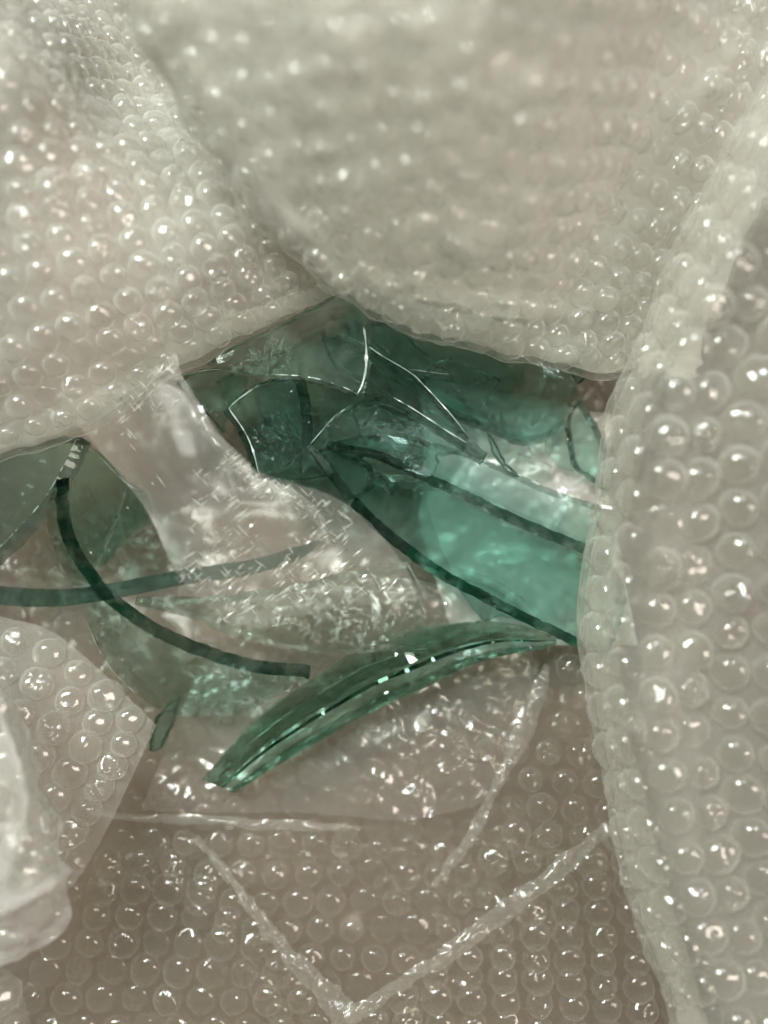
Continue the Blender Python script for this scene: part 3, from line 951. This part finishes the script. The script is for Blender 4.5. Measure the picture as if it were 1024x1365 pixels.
shard('little dark glass point sticking out below the lower left curved shard',
      [(198, 1001), (203, 968), (222, 940), (236, 930), (230, 955), (212, 996)],
      [(198, 1001, -1.0), (236, 930, -1.2), (203, 968, -1.1)], 3.0, (2, 1), 'glass_dark', seed=24, edge=0.8)


def ruled(label, upper, lower, prof, mat, seed=1, n=120, rough_k=(), rough=0.0006):
    """A bar between two outlines of pixels; prof: closed section of (0..1 across, z cm)."""
    U = catmull(upper, n); L_ = catmull(lower, n)
    m = len(prof)
    vs, fs = [], []
    for i in range(n):
        wd = np.linalg.norm(U[i] - L_[i])
        hs = min(1.0, 0.30 + wd / 95.0)
        s_ = i * 0.0011
        for j, (a, z) in enumerate(prof):
            k = rough if j in rough_k else 0.00005
            a2 = a + (k * 22.0) * noise.fractal(Vector((s_ * 70, j * 3.1, seed)), 0.9, 2.0, 3)
            q = U[i] * (1 - a2) + L_[i] * a2
            zz = (-0.6 + z * 1.5 * hs) * 0.01 + k * noise.fractal(Vector((s_ * 90, j * 5.7, seed + 4)), 0.9, 2.0, 3)
            vs.append(P(q[0], q[1], zz))
    for i in range(n - 1):
        for j in range(m):
            b, d = i * m + j, i * m + (j + 1) % m
            fs.append((b, d, d + m, b + m))
    fs.append(tuple(range(m))[::-1])
    fs.append(tuple((n - 1) * m + j for j in range(m)))
    me = bpy.data.meshes.new('glass_shard')
    me.from_pydata([tuple(v) for v in vs], [], fs)
    bm = bmesh.new(); bm.from_mesh(me)
    bmesh.ops.recalc_face_normals(bm, faces=bm.faces)
    bm.to_mesh(me); bm.free()
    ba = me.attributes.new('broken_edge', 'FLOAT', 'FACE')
    ba.data.foreach_set('value', [(0.95 if j == 5 else 0.8 if j == 8 else 0.35 if j == 7 else 0.15 if j == 4 else 0.0) for i in range(n - 1) for j in range(m)] + [0.0, 0.0])  # dark tint painted on some lengthwise facets, as on the shard edges
    me.polygons.foreach_set('use_smooth', [True] * len(me.polygons))
    at = me.attributes.new('sharp_edge', 'BOOLEAN', 'EDGE')
    for e in me.edges:
        a, b = e.vertices
        if a // m != b // m or a // m in (0, n - 1) and b // m in (0, n - 1):
            at.data[e.index].value = True
    ctr = sum(vs, Vector()) / len(vs)
    me.transform(Matrix.Translation(-ctr))
    o = link('glass_shard', me, M[mat])
    o.location = ctr
    tag(o, label, 'glass shard', 'broken pieces of green glass')
    return o


ruled('thick curved green glass bar in front with a rough chipped ridge along its length',
      [(270, 1039), (301, 1001), (331, 968), (367, 937), (412, 907), (463, 874), (520, 853), (568, 837), (612, 830), (655, 828), (705, 836), (742, 850)],
      [(313, 1057), (342, 1038), (374, 1018), (423, 990), (471, 963), (520, 937), (560, 920), (600, 900), (640, 883), (680, 872), (720, 866), (742, 858)],
      [(0.0, 0.02), (0.04, 0.14), (0.27, 0.36), (0.30, 0.46), (0.52, 0.60), (0.57, 0.50), (0.64, 0.54), (0.80, 0.22), (0.84, 0.20), (1.0, -0.20), (0.95, -0.42), (0.60, -0.42), (0.30, -0.20)],
      'glass_rough', seed=50, rough_k=(3, 4, 5, 6, 8), rough=0.0008)


def sweep(label, pts, prof_w, prof, mat, seed=1, rough_k=(), rough=0.0006, name='glass_shard', n=110):
    """A long curved bar: pts (px,py,z cm) centre line; prof_w widths (m); prof closed section of (across -0.5..0.5, height m)."""
    C = catmull([list(P(x, y, z * 0.01)) for x, y, z in pts], n)
    W = catmull([[a] for a in prof_w], n)[:, 0]
    T = np.gradient(C, axis=0)
    m = len(prof)
    vs, fs = [], []
    for i in range(n):
        t = Vector(T[i]); t.z = 0; t.normalize()
        s = Vector((t.y, -t.x, 0))
        hs = min(1.0, W[i] / max(W))
        for j, (a, h) in enumerate(prof):
            p = Vector(C[i]) + s * a * W[i] + Vector((0, 0, h * (0.35 + 0.65 * hs)))
            k = rough if j in rough_k else rough * 0.12
            p += s * k * fbm(p, 300, seed + j, 3) * 1.4 + Vector((0, 0, 1)) * k * fbm(p, 360, seed + 9 + j, 3) * 1.6
            p += t * k * fbm(p, 240, seed + 19 + j, 2)
            vs.append(p)
    for i in range(n - 1):
        for j in range(m):
            b, d = i * m + j, i * m + (j + 1) % m
            fs.append((b, d, d + m, b + m))
    fs.append(tuple(range(m))[::-1])
    fs.append(tuple((n - 1) * m + j for j in range(m)))
    me = bpy.data.meshes.new('glass_shard')
    me.from_pydata([tuple(v) for v in vs], [], fs)
    bm = bmesh.new(); bm.from_mesh(me)
    bmesh.ops.recalc_face_normals(bm, faces=bm.faces)
    bm.to_mesh(me); bm.free()
    me.polygons.foreach_set('use_smooth', [False] * len(me.polygons))
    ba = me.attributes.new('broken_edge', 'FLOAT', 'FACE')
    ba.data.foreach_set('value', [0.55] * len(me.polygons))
    ctr = sum(vs, Vector()) / len(vs)
    me.transform(Matrix.Translation(-ctr))
    o = link(name, me, M[mat])
    o.location = ctr
    tag(o, label, 'glass shard', 'broken pieces of green glass')
    return o


bar = [(-0.5, 0.0), (-0.17, 0.0001), (0.17, 0.0001), (0.5, 0.0), (0.5, -0.0045), (-0.5, -0.0045)]
sweep('long dull green glass strip crossing in front of the arched dark edge at left',
      [(-60, 788, 2.3), (0, 795, 2.3), (70, 798, 2.25), (140, 790, 2.2), (230, 772, 2.1), (330, 757, 1.9), (395, 738, 1.7), (425, 722, 1.5)],
      [0.0046, 0.0048, 0.0046, 0.0044, 0.0042, 0.0042, 0.0036, 0.0010], bar, 'glass', seed=51, rough_k=(), rough=0.0006)
shard('thin clear lens shaped glass shard in the middle with fine green rim',
      [(180, 806), (270, 805), (335, 798), (400, 787), (470, 770), (545, 757), (560, 790), (569, 830), (567, 872), (520, 867), (460, 872), (400, 868), (340, 856), (290, 841), (255, 825)],
      [(180, 806, 0.7), (400, 787, 1.1), (545, 757, 1.0), (567, 872, 0.5), (400, 868, 0.2), (290, 841, 0.3)], 1.2, (0, -7), 'glass_clear', seed=52, edge=0.5, jit=0.3, chip=0.15)

# ---- frosty chipped rims, with bright edge glints put into their pale colour
def chipped_edge(key, pts, r0, r1, seed, gaps=0.0):
    lab = next(k for k in SHARDS if key in k)
    S, Nn, poly = SHARDS[lab]
    par = next(o for o in COL.objects if o.get('label') == lab)
    n = max(12, int(sum(math.hypot(a[0] - b[0], a[1] - b[1]) for a, b in zip(pts[:-1], pts[1:])) / 2.2))
    C = catmull(pts, n)
    vs, fs = [], []
    m = 6
    q = random.Random(seed)
    for i in range(n):
        c = S(C[i][0], C[i][1]) + Nn(C[i][0], C[i][1]) * 0.00005
        d = S(C[min(i + 1, n - 1)][0], C[min(i + 1, n - 1)][1]) - S(C[max(i - 1, 0)][0], C[max(i - 1, 0)][1])
        nn = Nn(C[i][0], C[i][1]); sd = d.cross(nn).normalized()
        f = 0.5 + 0.55 * noise.noise(Vector((i * 0.16, seed, 0))) + 0.25 * noise.noise(Vector((i * 0.7, seed, 3)))
        f = max(0.0, min(1.0, f))
        r = 0.8 * (r0 * 0.5 + (r1 - r0 * 0.5) * f * f * 1.5) * math.sin(math.pi * (0.04 + 0.92 * i / (n - 1))) ** 0.5
        if f < gaps + 0.12:
            r *= 0.10
        for j in range(m):
            a = 2 * math.pi * j / m
            vs.append(c + (sd * math.cos(a) + nn * 0.6 * math.sin(a)) * r * q.uniform(0.75, 1.25))
    for i in range(n - 1):
        for j in range(m):
            b, e = i * m + j, i * m + (j + 1) % m
            fs.append((b, e, e + m, b + m))
    me = bpy.data.meshes.new('chipped_edge')
    me.from_pydata([tuple(v - par.location) for v in vs], [], fs)
    me.update()
    return link('chipped_edge', me, M['frost_glint'], par)


chipped_edge('pale dusty', [(485, 436), (488, 460), (488, 488), (483, 512), (477, 524)], 0.0003, 0.0008, 1)
chipped_edge('pale dusty', [(476, 525), (458, 516), (428, 506), (400, 501), (366, 499)], 0.00006, 0.00022, 2, 0.4)
chipped_edge('long pointed', [(455, 447), (489, 461), (509, 474), (546, 496), (562, 510), (600, 551), (620, 577)], 0.00012, 0.00042, 3)
chipped_edge('long pointed', [(525, 530), (554, 547), (600, 577), (622, 590)], 0.00010, 0.00045, 4, 0.25)
chipped_edge('mid green', [(306, 546), (326, 575), (337, 600), (345, 631)], 0.00015, 0.00042, 5, 0.2)
chipped_edge('mid green', [(305, 544), (318, 532), (345, 513)], 0.00006, 0.0002, 6, 0.3)
chipped_edge('broad green glass shard', [(413, 593), (430, 573), (447, 555), (468, 540)], 0.00008, 0.00022, 7, 0.3)
chipped_edge('long green glass strip', [(648, 613), (694, 634), (726, 649), (758, 660), (790, 670)], 0.0001, 0.0005, 8, 0.45)
chipped_edge('dark green glass piece tucked', [(250, 499), (272, 494), (294, 492)], 0.00008, 0.0002, 9)
chipped_edge('flat green glass piece', [(546, 492), (572, 496), (598, 499)], 0.00006, 0.0002, 10, 0.3)
chipped_edge('dark green flat glass', [(108, 590), (130, 606), (165, 641), (190, 659)], 0.00005, 0.00015, 11, 0.3)
chipped_edge('flat green glass shard at the left edge', [(102, 585), (74, 641), (50, 676), (20, 709), (0, 729)], 0.00006, 0.0002, 12, 0.4)
chipped_edge('curved green glass shard at lower left', [(180, 924), (150, 894), (130, 862), (114, 825)], 0.00008, 0.0003, 13, 0.3)

# ------------------------------------------------------------------ crinkled clear film over the middle
fr = [[(95, 556, 1.9), (140, 530, 2.0), (190, 500, 2.1), (236, 470, 2.1)],
      [(112, 576, 2.0), (155, 560, 2.2), (205, 535, 2.3), (246, 505, 2.2)],
      [(165, 640, 2.3), (205, 610, 2.5), (250, 590, 2.5), (302, 590, 2.3)],
      [(200, 690, 2.6), (260, 665, 2.6), (310, 650, 2.5), (350, 633, 2.2)],
      [(228, 750, 2.8), (290, 715, 2.7), (360, 690, 2.5), (435, 660, 2.1)],
      [(252, 786, 2.8), (320, 760, 2.6), (400, 735, 2.4), (494, 699, 2.0)],
      [(282, 812, 2.7), (350, 790, 2.4), (430, 770, 2.2), (541, 757, 1.8)],
      [(310, 836, 2.5), (370, 824, 2.2), (450, 812, 1.9), (560, 800, 1.6)]]
Gc, Nc = grid_surface(fr, 0.0012, 0.0011, 30, 61, [([(246, 505), (302, 590), (350, 633), (435, 660), (494, 699)], 0.0012, 8)], 0.0005)
root = bpy.data.objects.new('plastic_film', None)
COL.objects.link(root)
tag(root, 'crinkled clear plastic film draped over the shards in the middle left', 'plastic film')
link('film', grid_mesh('film', Gc), M['film_crinkle'], root)
hem(root, [(240, 500, 2.15), (262, 538, 2.3), (290, 590, 2.35), (338, 637, 2.2), (395, 664, 2.1), (425, 690, 2.1), (440, 725, 2.1)], [0.001, 0.003, 0.004, 0.004, 0.004, 0.003, 0.001], M['film_hem'], seed=7, crump=0.0008, lift=0.0008)
vs, fs = [], []
rr = random.Random(5)
nv, nu = Gc.shape[:2]
for k in range(620):
    v, u = rr.uniform(2, nv - 6), (nu - 3) * (1 - rr.random() ** 1.6)
    p = Vector(bilerp(Gc, v, u)); n = Vector(bilerp(Nc, v, u)).normalized()
    if fbm(p, 55, 3) < -0.12:
        continue
    ang = math.radians((38 if rr.random() < 0.68 else -48) + rr.gauss(0, 6))
    d = Vector((math.cos(ang), math.sin(ang), 0)); d = (d - n * d.dot(n)).normalized()
    s = d.cross(n)
    L_, w_, h_ = rr.uniform(0.0012, 0.0052), rr.uniform(0.00012, 0.00034), rr.uniform(0.0001, 0.0004)
    b = len(vs)
    vs += [p - d * L_ / 2, p - s * w_, p + s * w_, p + d * L_ / 2, p - d * L_ * 0.2 + n * h_, p + d * L_ * 0.2 + n * h_]
    fs += [(b, b + 1, b + 4), (b + 4, b + 1, b + 5), (b + 1, b + 3, b + 5), (b, b + 4, b + 2), (b + 4, b + 5, b + 2), (b + 5, b + 3, b + 2)]
me = bpy.data.meshes.new('crease_marks')
me.from_pydata([tuple(v) for v in vs], [], fs); me.update()
o = link('crease_marks', me, M['crease'], root)
o['kind'] = 'stuff'

# ------------------------------------------------------------------ glass grit lying on the shards
vs, fs = [], []
rr = random.Random(9)
for lab, cnt in ((k, 60 if ('pale dusty' in k or 'mid green' in k or 'broad green' in k) else 16) for k in SHARDS):
    S, Nn, poly = SHARDS[lab]
    xs = [p[0] for p in poly]; ys = [p[1] for p in poly]
    done = 0
    for _ in range(cnt * 6):
        x, y = rr.uniform(min(xs), max(xs)), rr.uniform(min(ys), max(ys))
        if not in_poly(x, y, poly):
            continue
        p = S(x, y); n = Nn(x, y)
        r_ = abs(rr.gauss(0, 0.00016)) + 0.00007
        b = len(vs)
        for q in range(4):
            vs.append(p + n * r_ * 0.6 + Vector((rr.uniform(-1, 1), rr.uniform(-1, 1), rr.uniform(-0.5, 1))) * r_)
        fs += [(b, b + 1, b + 2), (b, b + 2, b + 3), (b, b + 3, b + 1), (b + 1, b + 3, b + 2)]
        done += 1
        if done >= cnt:
            break
for _ in range(150):
    x, y = rr.gauss(430, 150), rr.gauss(900, 90)
    if not (190 < x < 740 and 700 < y < 1075):
        continue
    p = P(x, y, -0.0125 if y > 880 else 0.0005); r_ = abs(rr.gauss(0, 0.0003)) + 0.00012
    b = len(vs)
    for q in range(4):
        vs.append(p + Vector((rr.uniform(-1, 1), rr.uniform(-1, 1), rr.uniform(-0.5, 1))) * r_)
    fs += [(b, b + 1, b + 2), (b, b + 2, b + 3), (b, b + 3, b + 1), (b + 1, b + 3, b + 2)]
me = bpy.data.meshes.new('glass_grit')
me.from_pydata([tuple(v) for v in vs], [], fs); me.update()
o = link('glass_grit', me, M['grit'])
tag(o, 'fine sparkling glass grit scattered over the green shards', 'glass grit', kind='stuff')
